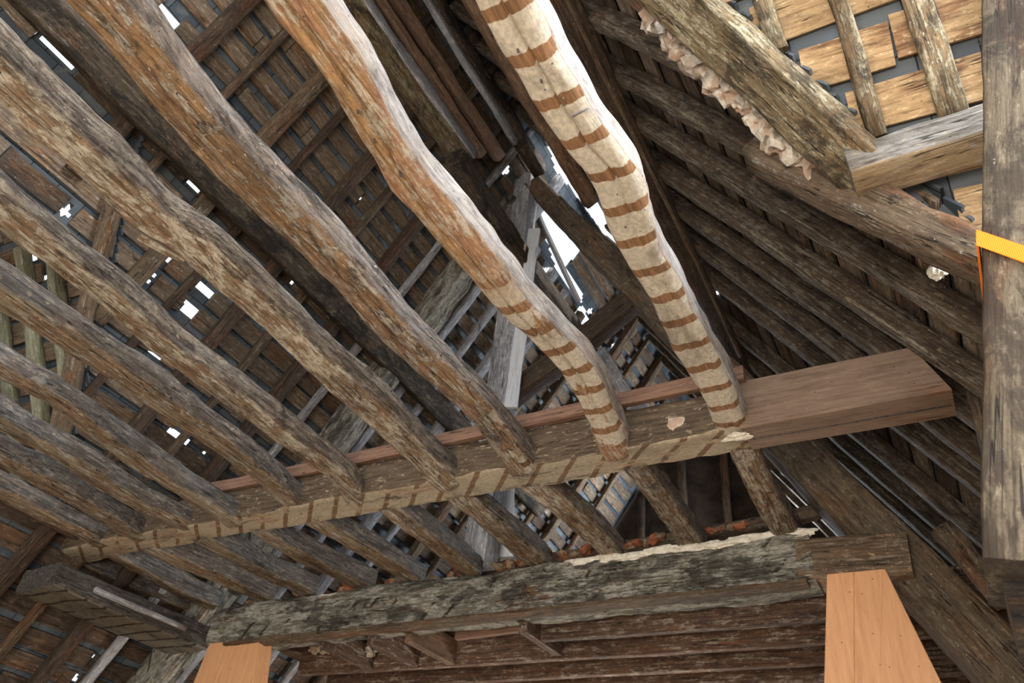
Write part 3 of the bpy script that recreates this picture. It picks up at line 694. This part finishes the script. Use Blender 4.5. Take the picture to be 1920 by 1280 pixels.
# plate between the beam ends, far side
o = timber('wall_plate', (-6.88, 3.95, 3.88), (-6.75, 5.62, 3.88), .56, .2, UP, 'plate_under', r=.15, n=3, rough=.012, bow=.0, mid=3)
tag(o, 'wide plank-like plate with lath marks joining the far beam ends', 'plate')
o = timber('pale_pole', hz(178, 1105, 3.85), hz(348, 1178, 3.85), .045, .05, UP, 'bluegrey', r=1, n=4, rough=.003)
tag(o, 'thin pale pole lying beside the lath-marked plate', 'pole')
o = timber('purlin', LZ(3.3, 4.45, .15), LZ(6.5, 4.45, .15), .16, .16, -inL, 'rafter_dark', r=.3, rough=.012, mid=1)
tag(o, 'dark eaves purlin behind the far joist ends', 'purlin')

# next room: sawn joists and trimmers -------------------------------
for i, y in enumerate([5.95, 6.42, 6.88, 7.35, 7.8, 8.25, 8.7]):
    x0 = -6.0 if y > 6.2 else -3.1
    o = timber('sawn_joist', (x0, y, 3.87), (.62, y, 3.87), .07, .24, UP, 'sawn', r=.06, n=2, rough=.004, bow=.01, mid=1, seg=40)
    tag(o, f'red-brown sawn joist of the next room, {nth(i+1)} behind the mottled beam', 'joist', 'sawn joists of the next room')
for i, (x, yb) in enumerate([(-5.12, 6.38), (-4.6, 6.38), (-4.2, 6.38), (-3.1, 6.3)]):
    o = timber('trimmer_joist', (x, 5.7, 3.85), (x+.02, yb, 3.86), .08, .22, UP, 'sawn' if i != 2 else 'orange_old', r=.06, n=2, rough=.004, mid=1)
    tag(o, f'short trimmer under the mottled beam, {nth(i+1)} counting toward the strapped post', 'joist', 'short trimmers of the next room')
o = timber('header_joist', (-3.9, 5.98, 3.9), (-3.15, 5.92, 3.9), .05, .14, UP, 'reddish', r=.1, n=2, rough=.003)
tag(o, 'reddish header edging the small daylight opening', 'joist')
for i, x in enumerate([-3.95, -3.85, -3.7, -3.5, -3.3]):
    tag(lump('plaster_lump', (x, 5.93, 4.02+.02*(i % 2)), .045, 'plaster_white', rough=.6, scale=(1.4, .8, .7)), f'broken plaster on the reddish header, {nth(i+1)} along', 'plaster', 'broken plaster at the daylight opening')
for i in range(8):
    tag(lump('mortar_lump', (-5.75+.1*i, 6.3+random.uniform(-.03, .03), 3.97-.012*i), random.uniform(.04, .06), 'plaster', rough=.6, scale=(1.2, .8, .8)), f'ragged mortar beside the smaller pine prop, {nth(i+1)} from it', 'mortar', 'ragged mortar near the smaller pine prop')
# ceiling boards over the next room's joists
for i in range(9):
    x = -5.9 + i*.78
    y0 = 5.85 if not (-4.1 < x < -2.8) else 6.45
    o = timber('ceiling_board', (x, y0, 4.0), (x, 9.6, 4.0), .74, .025, UP, 'sawn', r=.05, n=2, rough=.003)
    tag(o, f'wide board over the sawn joists, {nth(i+1)} counting toward the strapped post', 'board', 'boards over the sawn joists')

# new pine props ----------------------------------------------------
def empty(name, loc):
    o = bpy.data.objects.new(name, None); S.collection.objects.link(o); o.location = loc; o.empty_display_size = .2; return o
pr_ = empty('pine_prop', (-1.2, 5.3, 0)); tag(pr_, 'new orange pine prop with raking side, under the mottled beam near strapped post', 'prop')
def prism(name, poly, y0, y1, mat, parent):
    """outline in the XZ plane given a thickness along Y"""
    n = len(poly); v = [(x, y0, z) for x, z in poly] + [(x, y1, z) for x, z in poly]
    f = [tuple(range(n)), tuple(range(2*n-1, n-1, -1))] + [(i+n, (i+1) % n+n, (i+1) % n, i) for i in range(n)]
    cx = poly[0][0]; cz = poly[0][1]
    # local X is the grain (vertical)
    me = bpy.data.meshes.new(name); me.from_pydata([(z-cz, x-cx, -(y-y0)) for x, y, z in v], [], f); me.update()
    import bmesh
    bm = bmesh.new(); bm.from_mesh(me); bmesh.ops.recalc_face_normals(bm, faces=bm.faces)
    bmesh.ops.bevel(bm, geom=list(bm.edges), offset=.004, segments=1, affect='EDGES'); bm.to_mesh(me); bm.free()
    o = link(name, me, M[mat])
    o.matrix_world = Matrix(((0, 1, 0, cx), (0, 0, -1, y0), (1, 0, 0, cz), (0, 0, 0, 1)))
    return child(o, parent)
YP = 5.3
A0 = vert(1550, 1085, YP); A1 = vert(1601, 1082, YP); A2 = vert(1655, 1078, YP); B0 = vert(1545, 1280, YP); B1 = vert(1602, 1280, YP); B2 = vert(1651, 1280, YP); B3 = vert(1757, 1280, YP)
def ext(a, b, z): t = (z-a.z)/(b.z-a.z); return (a.x+(b.x-a.x)*t, z)
zt = 3.81
prism('board', [ext(A0, B0, zt), ext(A1, B1, zt), ext(A1, B1, 0), ext(A0, B0, 0)], 5.30, 5.5, 'pine', pr_)
prism('board', [ext(A1, B1, zt), ext(A2, B2, zt), ext(A2, B2, 0), ext(A1, B1, 0)], 5.302, 5.5, 'pine', pr_)
r0 = ext(A2, B2, zt); r1 = ext(A2, B3, 1.2)
prism('brace_board', [(r0[0]-.01, zt), (r0[0]+.012, zt), r1, ext(A2, B2, 1.2)], 5.304, 5.5, 'pine', pr_)
p2 = empty('pine_prop', (-6.6, 5.5, 0)); tag(p2, 'smaller new pine prop under the far end of the mottled beam, lit at one edge', 'prop')
A0 = vert(401, 1187, 5.47); A1 = vert(445, 1182, 5.47); A2 = vert(484, 1200, 5.47); B0 = vert(362, 1280, 5.47); B1 = vert(403, 1280, 5.47); B2 = vert(474, 1280, 5.47)
prism('board', [ext(A0, B0, 3.79), ext(A1, B1, 3.79), ext(A1, B1, 0), ext(A0, B0, 0)], 5.47, 5.6, 'pine', p2)
prism('board', [ext(A1, B1, 3.79), ext(A2, B2, 3.79), ext(A2, B2, 0), ext(A1, B1, 0)], 5.474, 5.66, 'pine', p2)

# strapped post -----------------------------------------------------
YS = 2.0
a = vert(1840, -120, YS); b = vert(1840, 1045, YS)
d = (a-b).normalized(); side_ = Vector((d.z, 0, -d.x)).normalized()
W_ = .3
o = timber('oak_post', b + side_*W_/2 + Vector((0, W_/2, 0)), a + side_*W_/2 + Vector((0, W_/2, 0)), W_, W_, (0, 1, 0), 'post', r=.1, n=3, seg=60, rough=.006, bow=0, mid=4)
tag(o, 'big cracked oak post wrapped by an orange strap', 'post')
s0 = vert(1840, 449, YS); cen = b + d*((s0-b).length) + side_*W_/2 + Vector((0, W_/2, 0))
# strap: a slanting ring round the post
ring, hh = [], .03
hw = W_/2+.012
tl = .42
for k, (sx, sy) in enumerate([(-1, -1), (1, -1), (1, 1), (-1, 1)]):
    for q in (-hh, hh):
        ring.append(cen + side_*(sx*hw) + Vector((0, sy*hw, 0)) + d*(q - tl*(sx+1)*hw*1.6))
        ring.append(cen + side_*(sx*(hw-.006)) + Vector((0, sy*(hw-.006), 0)) + d*(q - tl*(sx+1)*hw*1.6))
f = []
for k in range(4):
    i, j = k*4, ((k+1) % 4)*4
    f += [(i, j, j+2, i+2), (i+1, i+3, j+3, j+1), (i+2, j+2, j+3, i+3), (i, i+1, j+1, j)]
me = bpy.data.meshes.new('strap'); me.from_pydata(ring, [], f); me.update()
tag(link('ratchet_strap', me, M['strap']), 'bright orange webbing strap around the oak post', 'strap')
o = timber('sill_beam', (.1, 2.16, 2.34), (1.6, 2.16, 2.3), .2, .12, UP, 'black', r=.3, rough=.015, mid=1)
tag(o, 'dark beam under the foot of the strapped post', 'beam')
o = timber('wall_plate', (.95, 2.9, 2.72), (.95, 9.5, 2.72), .3, .26, UP, 'rafter_dark', r=.3, rough=.015, mid=1)
tag(o, 'dark wall plate under the rafter feet on the strapped post side', 'plate')
o = timber('corbel_block', vert(1815, 730, 4.2) + Vector((.08, .1, .05)), vert(1835, 860, 4.2)+Vector((.1, .1, -.1)), .16, .24, (0, 1, 0), 'rafter', r=.15, rough=.012, mid=1)
tag(o, 'dark block under the clean tie beam end', 'block')
tag(lump('plaster_lump', vert(1795, 682, 4.0), .075, 'plaster_white', rough=.6, scale=(1.8, .6, .55), out=(0, .6, 0)), 'whitish plaster roll above the clean tie beam end', 'plaster')
tag(lump('plaster_lump', PR(1757, 510, .2), .035, 'plaster_white', rough=.5), 'small white plaster knob on the rafters by the post', 'plaster')
o = timber('roof_brace', vert(1765, 990, 5.2), vert(1885, 1130, 5.2), .13, .14, (1, 0, .6), 'rafter', r=.4, rough=.015)
tag(o, 'stub of brown timber beside the foot of the heavy principal rafter', 'brace')
